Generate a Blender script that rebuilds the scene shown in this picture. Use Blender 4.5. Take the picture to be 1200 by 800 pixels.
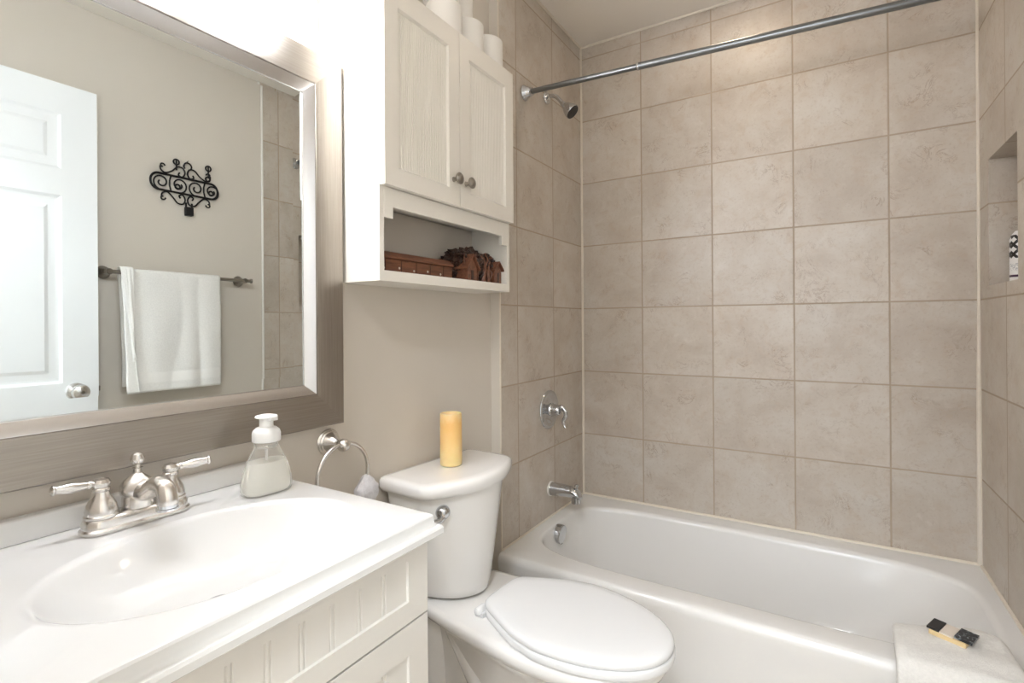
import bpy, bmesh, math, random
from mathutils import Vector, Matrix
from mathutils import noise as mnoise
C = bpy.context.scene
for o in list(bpy.data.objects): bpy.data.objects.remove(o)
COL = C.collection
PI = math.pi
# ------------------------------------------------------------------ camera, world, light, exposure
cam_d = bpy.data.cameras.new('camera'); cam = bpy.data.objects.new('camera', cam_d); COL.objects.link(cam)
cam_d.sensor_width = 36.0; cam_d.lens = 36.0 * 599.0 / 1200.0
cam_d.shift_x = 0.0; cam_d.shift_y = -(400.0 - 378.9) / 1200.0
cam_d.clip_start = 0.02
yaw, roll = -0.5522, -0.007
_F = Vector((math.sin(yaw), math.cos(yaw), 0)); _R = Vector((math.cos(yaw), -math.sin(yaw), 0)); _U = Vector((0, 0, 1))
_R3 = _R * math.cos(roll) + _U * math.sin(roll); _U3 = _U * math.cos(roll) - _R * math.sin(roll)
cam.matrix_world = Matrix(((_R3.x, _U3.x, -_F.x, 1.0286), (_R3.y, _U3.y, -_F.y, -2.3306), (_R3.z, _U3.z, -_F.z, 1.175), (0, 0, 0, 1)))
C.camera = cam
C.view_settings.view_transform = 'Standard'; C.view_settings.look = 'None'
C.view_settings.exposure = 1.3; C.view_settings.gamma = 1.0; C.view_settings.use_curve_mapping = False
BULB_STRENGTH = 172
HALL_FILL_POWER = 14.5     # unseen area light added in the hall as cool fill
HALL_DOME_FILL = 60        # emission strength of the unseen dome added in the hall as fill
SHOWER_LAMP = 10      # emission strength of the recessed lamp over the tub
w = bpy.data.worlds.new('World'); C.world = w; w.use_nodes = True
w.node_tree.nodes['Background'].inputs[0].default_value = (0.9, 0.95, 1.0, 1); w.node_tree.nodes['Background'].inputs[1].default_value = 0.1
d_ = bpy.data.lights.new('hall_fill_light', 'AREA'); d_.shape = 'RECTANGLE'; d_.size = 1.5; d_.size_y = 1.7; d_.energy = HALL_FILL_POWER; d_.color = (.79, .885, 1.0)  # added fill from behind the camera, no real window there
o_ = bpy.data.objects.new('hall_fill_light', d_); COL.objects.link(o_); o_.location = (1.05, -3.99, 1.45); o_.rotation_euler = (math.radians(-90), 0, PI)
# ------------------------------------------------------------------ material helpers
def lin(c):
    return tuple(((v / 255.0) / 12.92 if v <= 10 else ((v / 255.0 + 0.055) / 1.055) ** 2.4) for v in c) + (1.0,)
class NT:
    def __init__(s, name):
        s.m = bpy.data.materials.new(name); s.m.use_nodes = True; s.t = s.m.node_tree; s.n = s.t.nodes
        s.b = s.n['Principled BSDF']; s.out = s.n['Material Output']
    def node(s, kind, **kw):
        x = s.n.new(kind)
        for k, v in kw.items(): setattr(x, k, v)
        return x
    def link(s, a, b): s.t.links.new(a, b)
    def math(s, op, a, b=None, c=None):
        x = s.node('ShaderNodeMath', operation=op)
        for i, v in enumerate((a, b, c)):
            if v is None: continue
            if isinstance(v, (int, float)): x.inputs[i].default_value = v
            else: s.link(v, x.inputs[i])
        return x.outputs[0]
    def noise(s, vec, scale, detail=3, rough=.5, dist=0):
        x = s.node('ShaderNodeTexNoise'); x.inputs['Scale'].default_value = scale; x.inputs['Detail'].default_value = detail
        x.inputs['Roughness'].default_value = rough; x.inputs['Distortion'].default_value = dist
        if vec is not None: s.link(vec, x.inputs['Vector'])
        return x.outputs[0]
    def mix(s, f, a, b, kind='MIX'):
        x = s.node('ShaderNodeMix', data_type='RGBA', blend_type=kind)
        for sock, v in ((x.inputs[0], f), (x.inputs[6], a), (x.inputs[7], b)):
            if isinstance(v, (int, float)): sock.default_value = v
            elif isinstance(v, tuple): sock.default_value = v
            else: s.link(v, sock)
        return x.outputs[2]
    def ramp(s, f, pts):
        x = s.node('ShaderNodeValToRGB'); e = x.color_ramp.elements
        while len(e) < len(pts): e.new(0.5)
        for i, (p, c) in enumerate(pts): e[i].position = p; e[i].color = c
        s.link(f, x.inputs[0]); return x.outputs[0]
    def mapr(s, f, a, b, c=0.0, d=1.0):
        x = s.node('ShaderNodeMapRange'); s.link(f, x.inputs[0])
        for i, v in enumerate((a, b, c, d)): x.inputs[i + 1].default_value = v
        return x.outputs[0]
    def bump(s, h, strength=.2, dist=.002):
        x = s.node('ShaderNodeBump'); x.inputs['Strength'].default_value = strength; x.inputs['Distance'].default_value = dist
        s.link(h, x.inputs['Height']); s.link(x.outputs[0], s.b.inputs['Normal'])
    def coord(s, scale=None):
        x = s.node('ShaderNodeTexCoord').outputs['Object']
        if scale:
            mp = s.node('ShaderNodeMapping'); mp.inputs['Scale'].default_value = scale; s.link(x, mp.inputs[0]); return mp.outputs[0]
        return x
def mat(name, rgb, rough=.5, metal=0.0, vary=0.04, nscale=8.0, bump=0.0, bscale=60.0, bdist=.001, coat=0.0, sss=0.0):
    t = NT(name); b = t.b
    co = t.coord(); n = t.noise(co, nscale, 3)
    c = lin(rgb); d = tuple(max(0, v * (1 - vary * 2)) for v in c[:3]) + (1,); e = tuple(min(1, v * (1 + vary)) for v in c[:3]) + (1,)
    t.link(t.mix(n, d, e), b.inputs['Base Color'])
    b.inputs['Roughness'].default_value = rough; b.inputs['Metallic'].default_value = metal
    b.inputs['Coat Weight'].default_value = coat
    if sss: b.inputs['Subsurface Weight'].default_value = sss; b.inputs['Subsurface Radius'].default_value = (.02, .012, .006)
    if bump: t.bump(t.noise(co, bscale, 4), bump, bdist)
    return t.m
def tile_mat(name, axis, u0, P, v0=.633, Pv=.306):
    t = NT(name); b = t.b; co = t.coord(); sp = t.node('ShaderNodeSeparateXYZ'); t.link(co, sp.inputs[0])
    U = t.math('DIVIDE', t.math('SUBTRACT', sp.outputs[axis], u0), P); V = t.math('DIVIDE', t.math('SUBTRACT', sp.outputs[2], v0), Pv)
    def edge(x, L):
        f = t.math('FRACT', x); return t.math('MULTIPLY', t.math('MINIMUM', f, t.math('SUBTRACT', 1.0, f)), L)
    wob = t.math('MULTIPLY', t.math('SUBTRACT', t.noise(co, 5.0, 2), .5), .0016)
    d = t.math('ADD', t.math('MINIMUM', edge(U, P), edge(V, Pv)), wob)
    g = t.mapr(d, .0018, .0040, 1.0, 0.0)
    cv = t.node('ShaderNodeCombineXYZ'); t.link(t.math('FLOOR', U), cv.inputs[0]); t.link(t.math('FLOOR', V), cv.inputs[1])
    wn = t.node('ShaderNodeTexWhiteNoise', noise_dimensions='3D'); t.link(cv.outputs[0], wn.inputs['Vector'])
    off = t.node('ShaderNodeVectorMath', operation='MULTIPLY_ADD'); t.link(wn.outputs['Color'], off.inputs[0]); off.inputs[1].default_value = (7, 7, 7); t.link(co, off.inputs[2])
    pc = off.outputs[0]
    big = t.noise(pc, 5.0, 4, .6, .4); mid = t.noise(pc, 22.0, 5, .65, .8); fine = t.noise(pc, 110.0, 3, .6)
    base = t.ramp(big, [(.28, lin((184, 172, 158))), (.5, lin((197, 187, 174))), (.72, lin((204, 197, 187)))])
    base = t.mix(t.mapr(mid, .52, .74, 0, .7), base, lin((188, 170, 150)))
    base = t.mix(t.mapr(mid, .25, .42, .5, 0), base, lin((212, 205, 195)))
    vein = t.math('ABSOLUTE', t.math('SUBTRACT', t.noise(pc, 9.0, 6, .72, 1.5), .5))
    vm = t.math('MULTIPLY', t.mapr(vein, .0, .02, 1.0, 0.0), t.mapr(t.noise(pc, 11.0, 2), .52, .66, 0, .55))
    base = t.mix(vm, base, lin((138, 114, 92)))
    base = t.mix(t.mapr(fine, .55, .75, 0, .4), base, lin((168, 150, 132)))
    tint = t.mapr(wn.outputs['Value'], 0, 1, .93, 1.05)
    cmb = t.node('ShaderNodeCombineColor'); [t.link(tint, cmb.inputs[i]) for i in range(3)]
    base = t.mix(1.0, base, cmb.outputs[0], 'MULTIPLY')
    grout = t.mix(t.noise(co, 14.0, 2), lin((164, 146, 126)), lin((182, 167, 148)))
    t.link(t.mix(g, base, grout), b.inputs['Base Color'])
    t.link(t.mapr(g, 0, 1, .38, .8), b.inputs['Roughness'])
    h = t.math('ADD', t.math('MULTIPLY', t.math('SUBTRACT', 1.0, g), 1.0), t.math('MULTIPLY', mid, .18)); t.bump(h, .35, .002)
    return t.m
def brushed(name, rgb, rough, axis_scale, contrast=.25, metal=1.0):
    t = NT(name); b = t.b; n = t.noise(t.coord(axis_scale), 1.0, 4, .7)
    c = lin(rgb); lo = tuple(v * (1 - contrast) for v in c[:3]) + (1,); hi = tuple(min(1, v * (1 + contrast)) for v in c[:3]) + (1,)
    t.link(t.mix(t.mapr(n, .3, .7), lo, hi), b.inputs['Base Color']); b.inputs['Metallic'].default_value = metal
    t.link(t.mapr(n, .2, .8, rough - .06, rough + .08), b.inputs['Roughness']); t.bump(n, .05, .0003)
    return t.m
M = {}
M['wall'] = mat('greige_paint', (214, 206, 194), .55, bump=.05, bscale=180, vary=.012)
M['ceil'] = mat('ceiling_paint', (236, 229, 218), .7, bump=.05, bscale=140, vary=.01)
M['trimw'] = mat('white_trim_paint', (236, 233, 226), .35, vary=.01)
M['caulk'] = mat('cream_caulk', (226, 216, 200), .5, vary=.05, nscale=30)
M['whitecab'] = mat('white_cabinet_lacquer', (236, 231, 221), .38, vary=.01)
M['vanity'] = mat('ivory_vanity_paint', (222, 219, 212), .4, vary=.012)
M['counter'] = mat('cultured_marble', (230, 230, 228), .13, vary=.012, nscale=5, coat=.3)
M['porc'] = mat('white_porcelain', (238, 236, 232), .07, vary=.006, coat=.5)
M['tub'] = mat('cream_tub_enamel', (230, 228, 224), .17, vary=.008)
M['plastic'] = mat('white_seat_plastic', (233, 233, 232), .22, vary=.006)
M['bottom'] = mat('floor_tile_base', (186, 172, 155), .4)
M['chrome'] = mat('polished_chrome', (205, 207, 210), .06, 1.0, vary=.01)
M['rodsteel'] = mat('dull_steel', (138, 141, 143), .3, 1.0, vary=.04, nscale=40)
M['nickel'] = mat('brushed_nickel', (224, 221, 217), .24, 1.0, vary=.02, nscale=40)
M['darknickel'] = mat('dark_brushed_nickel', (152, 146, 138), .3, 1.0, vary=.03, nscale=60)
M['darkgrey'] = mat('dark_nozzle_rubber', (52, 48, 46), .5)
M['iron'] = mat('black_wrought_iron', (26, 25, 27), .5, .4, bump=.2, bscale=200)
M['frameh'] = brushed('frame_brushed_horizontal', (164, 157, 148), .36, (160, 7, 420), .12)
M['framev'] = brushed('frame_brushed_vertical', (164, 157, 148), .36, (160, 420, 7), .12)
M['liner'] = mat('frame_silver_liner', (222, 221, 220), .22, 1.0, vary=.01)
M['door'] = mat('door_white_paint', (238, 240, 240), .35, vary=.006)
M['towel'] = mat('white_terry_towel', (247, 244, 238), .95, vary=.06, nscale=160, bump=.8, bscale=520, bdist=.004)
M['towelband'] = mat('woven_towel_band', (244, 241, 235), .85, vary=.02, nscale=80, bump=.3, bscale=700, bdist=.001)
M['paper'] = mat('white_tissue_paper', (240, 236, 229), .9, vary=.01, bump=.1, bscale=200)
M['card'] = mat('brown_card_core', (120, 96, 72), .9)
M['gauze'] = mat('white_gauze', (222, 220, 222), .9, vary=.12, nscale=60, bump=.6, bscale=150, bdist=.004)
M['candle'] = NT('candle_wax').m
def candle_mat():
    t = NT('honey_candle_wax'); b = t.b; co = t.coord(); sp = t.node('ShaderNodeSeparateXYZ'); t.link(co, sp.inputs[0])
    n = t.noise(co, 30, 4); k = t.math('ADD', t.math('DIVIDE', sp.outputs[2], .155), t.math('MULTIPLY', t.math('SUBTRACT', n, .5), .5))
    t.link(t.ramp(k, [(0.0, lin((242, 218, 160))), (.35, lin((240, 204, 140))), (.8, lin((236, 190, 118))), (1.0, lin((243, 214, 160)))]), b.inputs['Base Color'])
    b.inputs['Roughness'].default_value = .45; b.inputs['Subsurface Weight'].default_value = .35
    b.inputs['Subsurface Radius'].default_value = (.03, .018, .008); b.inputs['Subsurface Scale'].default_value = .5
    t.bump(t.noise(co, 45, 3), .1, .002); return t.m
bpy.data.materials.remove(M['candle']); M['candle'] = candle_mat()
def wood_mat(name, a, bcol, scale):
    t = NT(name); b = t.b; n = t.noise(t.coord(scale), 1.0, 5, .65, .6)
    t.link(t.ramp(n, [(.3, lin(a)), (.7, lin(bcol))]), b.inputs['Base Color']); b.inputs['Roughness'].default_value = .4; t.bump(n, .25, .002); return t.m
M['boxwood'] = wood_mat('reddish_box_wood', (84, 50, 34), (128, 80, 54), (90, 12, 120))
M['boxdark'] = wood_mat('dark_carved_wood', (30, 20, 17), (74, 48, 36), (90, 90, 90))
M['carvewood'] = wood_mat('carved_house_wood', (84, 52, 38), (136, 88, 64), (90, 90, 90))
M['inlay'] = mat('pale_inlay', (200, 186, 172), .4)
M['soapblack'] = mat('black_wrapper', (34, 34, 37), .35, vary=.2, nscale=60)
def marble_black():
    t = NT('black_marbled_wrapper'); b = t.b; n = t.noise(t.coord(), 60, 4, .6, 1.5)
    t.link(t.ramp(n, [(.48, lin((34, 35, 38))), (.55, lin((66, 72, 76))), (.62, lin((170, 178, 182)))]), b.inputs['Base Color']); b.inputs['Roughness'].default_value = .3; return t.m
M['soapmarble'] = marble_black()
M['soapband'] = mat('beige_paper_band', (226, 214, 200), .7)
M['soaptan'] = mat('tan_soap', (222, 196, 148), .5)
def glass_mat(name, col, rough=0.02, ior=1.45, tint_trans=.0):
    t = NT(name); b = t.b; b.inputs['Base Color'].default_value = lin(col); b.inputs['Transmission Weight'].default_value = 1.0
    b.inputs['Roughness'].default_value = rough; b.inputs['IOR'].default_value = ior; return t.m
def clear_mat(name, col, alpha, rough=.1, trans=.5):
    t = NT(name); tr = t.node('ShaderNodeBsdfTransparent'); tl = t.node('ShaderNodeBsdfTranslucent'); tl.inputs[0].default_value = lin(col); t.b.inputs['Base Color'].default_value = lin(col); t.b.inputs['Roughness'].default_value = rough
    m1 = t.node('ShaderNodeMixShader'); m1.inputs[0].default_value = trans; t.link(t.b.outputs[0], m1.inputs[1]); t.link(tl.outputs[0], m1.inputs[2])
    fr = t.node('ShaderNodeLayerWeight'); fr.inputs[0].default_value = .35
    m2 = t.node('ShaderNodeMixShader'); t.link(t.mapr(fr.outputs['Facing'], 0, 1, alpha, min(1, alpha + .35)), m2.inputs[0]); t.link(tr.outputs[0], m2.inputs[1]); t.link(m1.outputs[0], m2.inputs[2])
    t.link(m2.outputs[0], t.out.inputs[0]); return t.m
M['bottle'] = clear_mat('clear_bottle_plastic', (240, 239, 234), .16, .08, .2)
M['liquid'] = clear_mat('pale_yellow_soap_liquid', (255, 254, 246), .78, .2, .25)
M['pump'] = mat('white_pump_plastic', (244, 244, 242), .3, vary=.005)
def mirror_mat():
    t = NT('mirror_silvering'); b = t.b; b.inputs['Base Color'].default_value = (.86, .92, .93, 1); b.inputs['Metallic'].default_value = 1; b.inputs['Roughness'].default_value = 0.0; return t.m
M['mirror'] = mirror_mat()
def bulb_mat(name='glowing_bulb', col=(.86, .90, 1.0, 1), st=BULB_STRENGTH):
    t = NT(name); e = t.node('ShaderNodeEmission'); e.inputs[0].default_value = col; e.inputs[1].default_value = st
    t.link(e.outputs[0], t.out.inputs[0]); return t.m
M['bulb'] = bulb_mat()
M['hallfill'] = bulb_mat('glowing_hall_fill', (.88, .935, 1.0, 1), HALL_DOME_FILL)
M['showerglow'] = bulb_mat('glowing_downlight', (1.0, .82, .62, 1), SHOWER_LAMP)
def shade_mat():
    t = NT('frosted_glass_shade'); tr = t.node('ShaderNodeBsdfTransparent'); tl = t.node('ShaderNodeBsdfTranslucent'); gl = t.node('ShaderNodeBsdfDiffuse')
    tr.inputs[0].default_value = (1, .98, .95, 1)
    m1 = t.node('ShaderNodeMixShader'); m1.inputs[0].default_value = .5; t.link(tl.outputs[0], m1.inputs[1]); t.link(gl.outputs[0], m1.inputs[2])
    m2 = t.node('ShaderNodeMixShader'); m2.inputs[0].default_value = .38; t.link(tr.outputs[0], m2.inputs[1]); t.link(m1.outputs[0], m2.inputs[2])
    t.link(m2.outputs[0], t.out.inputs[0]); return t.m
M['shade'] = shade_mat()
def label_mat():      # shampoo bottle wrap: black diamond lattice above, small grey print and a dark band below
    t = NT('bottle_label'); b = t.b; co = t.coord(); sp = t.node('ShaderNodeSeparateXYZ'); t.link(co, sp.inputs[0])
    ang = t.math('MULTIPLY', t.math('ARCTAN2', sp.outputs[1], sp.outputs[0]), .026); z = sp.outputs[2]
    def stripe(v, p, wd): return t.math('LESS_THAN', t.math('ABSOLUTE', t.math('SUBTRACT', t.math('FRACT', t.math('DIVIDE', v, p)), .5)), wd)
    l1 = stripe(t.math('ADD', ang, z), .030, .19); l2 = stripe(t.math('SUBTRACT', ang, z), .030, .19)
    lat = t.math('MULTIPLY', t.math('MAXIMUM', l1, l2), t.math('MULTIPLY', t.math('GREATER_THAN', z, .078), t.math('LESS_THAN', z, .150)))
    txt = t.math('MULTIPLY', t.math('GREATER_THAN', t.noise(co, 260, 2), .52), t.math('MULTIPLY', t.math('GREATER_THAN', z, .040), t.math('LESS_THAN', z, .062)))
    band = t.math('MULTIPLY', t.math('GREATER_THAN', z, .020), t.math('LESS_THAN', z, .027))
    c = t.mix(lat, lin((242, 240, 238)), lin((32, 28, 30))); c = t.mix(t.math('MULTIPLY', txt, .5), c, lin((130, 134, 150))); c = t.mix(band, c, lin((70, 40, 70)))
    t.link(c, b.inputs['Base Color']); b.inputs['Roughness'].default_value = .3; return t.m
M['label'] = label_mat()
M['tile_back'] = tile_mat('beige_tile_back', 0, -.0065, .308)
M['tile_left'] = tile_mat('beige_tile_left', 1, 0.0, .3097)
M['tile_right'] = tile_mat('beige_tile_right', 1, -.300, .308)
def floor_mat():
    m = tile_mat('beige_floor_tile', 0, 0.1, .305); return m
M['floor'] = mat('stone_floor', (196, 182, 164), .4, vary=.06, nscale=6)
# ------------------------------------------------------------------ mesh helpers
class MB:
    def __init__(s): s.bm = bmesh.new()
    def box(s, x0, x1, y0, y1, z0, z1, mx=None):
        v = [s.bm.verts.new(p) for p in ((x0, y0, z0), (x1, y0, z0), (x1, y1, z0), (x0, y1, z0), (x0, y0, z1), (x1, y0, z1), (x1, y1, z1), (x0, y1, z1))]
        for f in ((0, 3, 2, 1), (4, 5, 6, 7), (0, 1, 5, 4), (1, 2, 6, 5), (2, 3, 7, 6), (3, 0, 4, 7)): s.bm.faces.new([v[i] for i in f])
        if mx:
            for q in v: q.co = mx @ q.co
        return s
    def quad(s, *pts): s.bm.faces.new([s.bm.verts.new(p) for p in pts]); return s
    def loft(s, loops, cap0=False, cap1=False, closed=True):
        L = [[s.bm.verts.new(p) for p in lp] for lp in loops]; n = len(L[0])
        for a, b in zip(L, L[1:]):
            for i in range(n if closed else n - 1):
                j = (i + 1) % n; s.bm.faces.new((a[i], a[j], b[j], b[i]))
        if cap0: s.bm.faces.new(list(reversed(L[0])))
        if cap1: s.bm.faces.new(L[-1])
        return s
    def lathe(s, prof, origin=(0, 0, 0), axis=(0, 0, 1), n=32, sx=1.0, sy=1.0):
        ax = Vector(axis).normalized(); q = Vector((0, 0, 1)).rotation_difference(ax); o = Vector(origin)
        loops = []
        for r, h in prof:
            r = max(r, 1e-5); loops.append([o + q @ Vector((r * sx * math.cos(2 * PI * i / n), r * sy * math.sin(2 * PI * i / n), h)) for i in range(n)])
        return s.loft(loops, True, True)
    def tube(s, pts, r, n=10, closed=False, cap=True):
        P = [Vector(p) for p in pts]; k = len(P); R = r if isinstance(r, (list, tuple)) else [r] * k
        nrm = None; loops = []
        for i in range(k):
            if closed: tg = P[(i + 1) % k] - P[i - 1]
            else: tg = P[min(i + 1, k - 1)] - P[max(i - 1, 0)]
            tg.normalize()
            if nrm is None: nrm = tg.orthogonal().normalized()
            else:
                nrm = nrm - tg * nrm.dot(tg); nrm.normalize()
            bn = tg.cross(nrm); loops.append([P[i] + (nrm * math.cos(2 * PI * j / n) + bn * math.sin(2 * PI * j / n)) * R[i] for j in range(n)])
        if closed:
            # align the seam so the ring closes without twist
            first = loops[0]; best = min(range(n), key=lambda sft: sum((loops[-1][(j + sft) % n] - first[j]).length for j in range(n)))
            s.loft(loops); last = [loops[-1][(j + best) % n] for j in range(n)]; s.loft([last, first])
        else: s.loft(loops, cap, cap)
        return s
    def prism(s, poly, p0, dx, dy, ext):          # 2D polygon in the (dx, dy) frame pulled along ext
        o = Vector(p0); dx = Vector(dx); dy = Vector(dy); e = Vector(ext)
        a = [o + dx * u + dy * v for u, v in poly]; return s.loft([a, [p + e for p in a]], True, True)
    def build(s, name, m, parent=None, smooth=35, bevel=0.0, seg=2, subsurf=0):
        bmesh.ops.remove_doubles(s.bm, verts=s.bm.verts, dist=1e-6)
        bmesh.ops.recalc_face_normals(s.bm, faces=s.bm.faces)
        me = bpy.data.meshes.new(name); s.bm.to_mesh(me); s.bm.free(); o = bpy.data.objects.new(name, me); COL.objects.link(o)
        for mm in (m if isinstance(m, list) else [m]): me.materials.append(mm)
        if smooth:
            for p in me.polygons: p.use_smooth = True
            me.set_sharp_from_angle(angle=math.radians(smooth))
        if bevel:
            bv = o.modifiers.new('bevel', 'BEVEL'); bv.width = bevel; bv.segments = seg; bv.limit_method = 'ANGLE'; bv.angle_limit = math.radians(40); bv.harden_normals = False
        if subsurf:
            sb = o.modifiers.new('subsurf', 'SUBSURF'); sb.levels = subsurf; sb.render_levels = subsurf
        if parent is not None:
            o.parent = parent; bpy.context.view_layer.update()
            o.matrix_parent_inverse = parent.matrix_world.inverted()
        return o
def tag(o, label, cat, group=None):
    o['label'] = label; o['category'] = cat
    if group: o['group'] = group
    return o
def thing(name, label, cat, loc=(0, 0, 0), group=None):
    o = bpy.data.objects.new(name, None); COL.objects.link(o); o.location = loc; o.empty_display_size = .05
    bpy.context.view_layer.update(); return tag(o, label, cat, group)
def struct(o): o['kind'] = 'structure'; return o
def dup(root, d, label=None):
    r = root.copy(); COL.objects.link(r); r.location = root.location + Vector(d)
    if label: r['label'] = label
    for ch in root.children:
        c = ch.copy(); COL.objects.link(c); c.parent = r; c.matrix_parent_inverse = ch.matrix_parent_inverse.copy()
        for g in ch.children:
            e = g.copy(); COL.objects.link(e); e.parent = c; e.matrix_parent_inverse = g.matrix_parent_inverse.copy()
    return r
def ell(cx, cy, a, b, z, n, p=2.0):
    out = []
    for i in range(n):
        t = 2 * PI * i / n; c, s_ = math.cos(t), math.sin(t)
        out.append((cx + a * math.copysign(abs(c) ** (2 / p), c), cy + b * math.copysign(abs(s_) ** (2 / p), s_), z))
    return out
def rectloop(x0, x1, y0, y1, z, ref):     # points of a rectangle matched by direction to the ref loop, corners kept
    cx, cy = (x0 + x1) / 2, (y0 + y1) / 2; out = []
    for (px_, py_, _) in ref:
        dx, dy = px_ - cx, py_ - cy
        k = min(((x1 if dx > 0 else x0) - cx) / dx if abs(dx) > 1e-9 else 1e9, ((y1 if dy > 0 else y0) - cy) / dy if abs(dy) > 1e-9 else 1e9)
        out.append([cx + dx * k, cy + dy * k, z])
    for qx, qy in ((x0, y0), (x0, y1), (x1, y0), (x1, y1)):
        i = min(range(len(out)), key=lambda j: (out[j][0] - qx) ** 2 + (out[j][1] - qy) ** 2); out[i][0] = qx; out[i][1] = qy
    return [tuple(p) for p in out]
def rrect(x0, x1, y0, y1, r, z, n=8):
    out = []
    for (cx, cy, a0) in ((x1 - r, y1 - r, 0), (x0 + r, y1 - r, 90), (x0 + r, y0 + r, 180), (x1 - r, y0 + r, 270)):
        for i in range(n + 1):
            a = math.radians(a0 + 90.0 * i / n); out.append((cx + r * math.cos(a), cy + r * math.sin(a), z))
    return out
def catmull(pts, sub=8):
    P = [Vector(p) for p in pts]; out = []
    for i in range(len(P) - 1):
        p0, p1, p2, p3 = P[max(i - 1, 0)], P[i], P[i + 1], P[min(i + 2, len(P) - 1)]
        for k in range(sub):
            t = k / sub; out.append(.5 * ((2 * p1) + (p2 - p0) * t + (2 * p0 - 5 * p1 + 4 * p2 - p3) * t * t + (3 * p1 - p0 - 3 * p2 + p3) * t ** 3))
    out.append(P[-1]); return out
# ------------------------------------------------------------------ room shell
W = -.04; XR = 1.4756; H = 2.53; YF = -2.27; TUB_F = -.775; LIP = .335
struct(MB().box(-.15, 1.75, YF, .1, -.08, 0).box(-.35, 2.2, -4.1, YF, -.08, 0).build('floor', M['floor'], smooth=0))
struct(MB().box(-.15, 1.75, YF, .1, H, H + .08).box(-.35, 2.2, -4.1, YF, H, H + .08).build('ceiling', M['ceil'], smooth=0))
struct(MB().box(-.14, W, YF, -.745, 0, H).build('wall_left', M['wall'], smooth=0))
struct(MB().box(-.14, 0, -.744, .1, 0, H).build('wall_left', M['tile_left'], smooth=0)).name = 'wall_left_shower'
struct(MB().box(W, -.001, -.747, -.744, 0, H).build('wall_left', M['wall'], smooth=0)).name = 'wall_left_return'
struct(MB().box(0, XR, 0, .1, 0, H).build('wall_back', M['tile_back'], smooth=0))
NY0, NY1, NZ0, NZ1, ND = -.41, -.114, 1.287, 1.694, .10
rt = MB()
rt.box(XR, XR + .2, NY1, .1, 0, H).box(XR, XR + .2, -.70, NY0, 0, H).box(XR, XR + .2, NY0, NY1, 0, NZ0).box(XR, XR + .2, NY0, NY1, NZ1, H).box(XR + ND, XR + .2, NY0, NY1, NZ0, NZ1)
struct(rt.build('wall_right', M['tile_right'], smooth=0))
struct(MB().box(XR + .006, XR + .2, YF, -.70, 0, H).build('wall_right', M['wall'], smooth=0)).name = 'wall_right_painted'
DX0, DX1, DZ = .58, 1.425, 2.11
struct(MB().box(-.14, DX0, YF - .1, YF, 0, H).box(DX1, XR + .2, YF - .1, YF, 0, H).box(DX0, DX1, YF - .1, YF, DZ, H).build('wall_front', M['wall'], smooth=0))
struct(MB().box(-.35, -.25, -4.1, YF - .1, 0, H).box(2.1, 2.2, -4.1, YF - .1, 0, H).box(-.25, 2.1, -4.1, -4.0, 0, H).box(-.25, -.14, YF - .1, YF, 0, H).box(XR + .2, 2.1, YF - .1, YF, 0, H).build('wall_hall', M['wall'], smooth=0))
wf = MB()
for a_, b_, c_, e_ in ((.24, .30, .54, 2.36), (1.80, 1.86, .54, 2.36), (.30, 1.80, .54, .60), (.30, 1.80, 2.30, 2.36), (.30, 1.80, 1.43, 1.47)): wf.box(a_, b_, -4.0, -3.97, c_, e_)
struct(wf.build('added_window_1', M['trimw'], smooth=0, bevel=.003))  # unseen frame added around the hall fill light
# trims: caulk lines, tile edge beads, door casing, baseboard
def trim(name, mb, m='caulk', **k): return struct(mb.build(name, M[m], **k))
trim('trim_1', MB().tube([(.004, -.004, LIP), (.0045, -.004, 1.3), (.004, -.0045, H)], .006, 8))
trim('trim_2', MB().tube([(XR - .004, -.004, LIP), (XR - .0045, -.0045, .9), (XR - .003, -.003, 1.3), (XR - .003, -.003, H)], [.010, .008, .005, .005], 8))
trim('trim_3', MB().tube([(.002, -.003, LIP + .002), (XR - .002, -.003, LIP + .002)], .007, 8))
trim('trim_4', MB().tube([(.002, -.745, LIP + .001), (.002, 0, LIP + .001)], .005, 8))
trim('trim_5', MB().tube([(XR - .002, -.775, LIP + .002), (XR - .002, 0, LIP + .002)], .006, 8))
trim('trim_6', MB().tube([(0.002, -.003, H - .002), (XR, -.003, H - .002)], .006, 8).tube([(.003, -.745, H - .002), (.003, 0, H - .002)], .006, 8))
trim('trim_7', MB().tube([(.0005, -.746, LIP), (.0005, -.746, H)], .0035, 8))
trim('trim_8', MB().box(XR - .004, XR + .006, -.708, -.699, LIP, H), 'trimw', bevel=.003)
trim('baseboard_left', MB().prism([(0, 0), (.014, 0), (.014, .085), (.011, .092), (.011, .104), (.006, .112), (.005, .124), (0, .13)], (W, -1.66, 0), (1, 0, 0), (0, 0, 1), (0, .915, 0)), 'trimw')
trim('baseboard_right', MB().prism([(0, 0), (-.014, 0), (-.014, .085), (-.011, .104), (-.005, .124), (0, .13)], (XR + .006, YF, 0), (1, 0, 0), (0, 0, 1), (0, 1.48, 0)), 'trimw')
cas = MB()
cas.box(DX0 - .06, DX0, YF, YF + .016, 0, DZ + .06).box(DX1, DX1 + .045, YF, YF + .016, 0, DZ + .06).box(DX0, DX1, YF, YF + .016, DZ, DZ + .06)
trim('trim_9', cas, 'trimw', bevel=.003)
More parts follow.
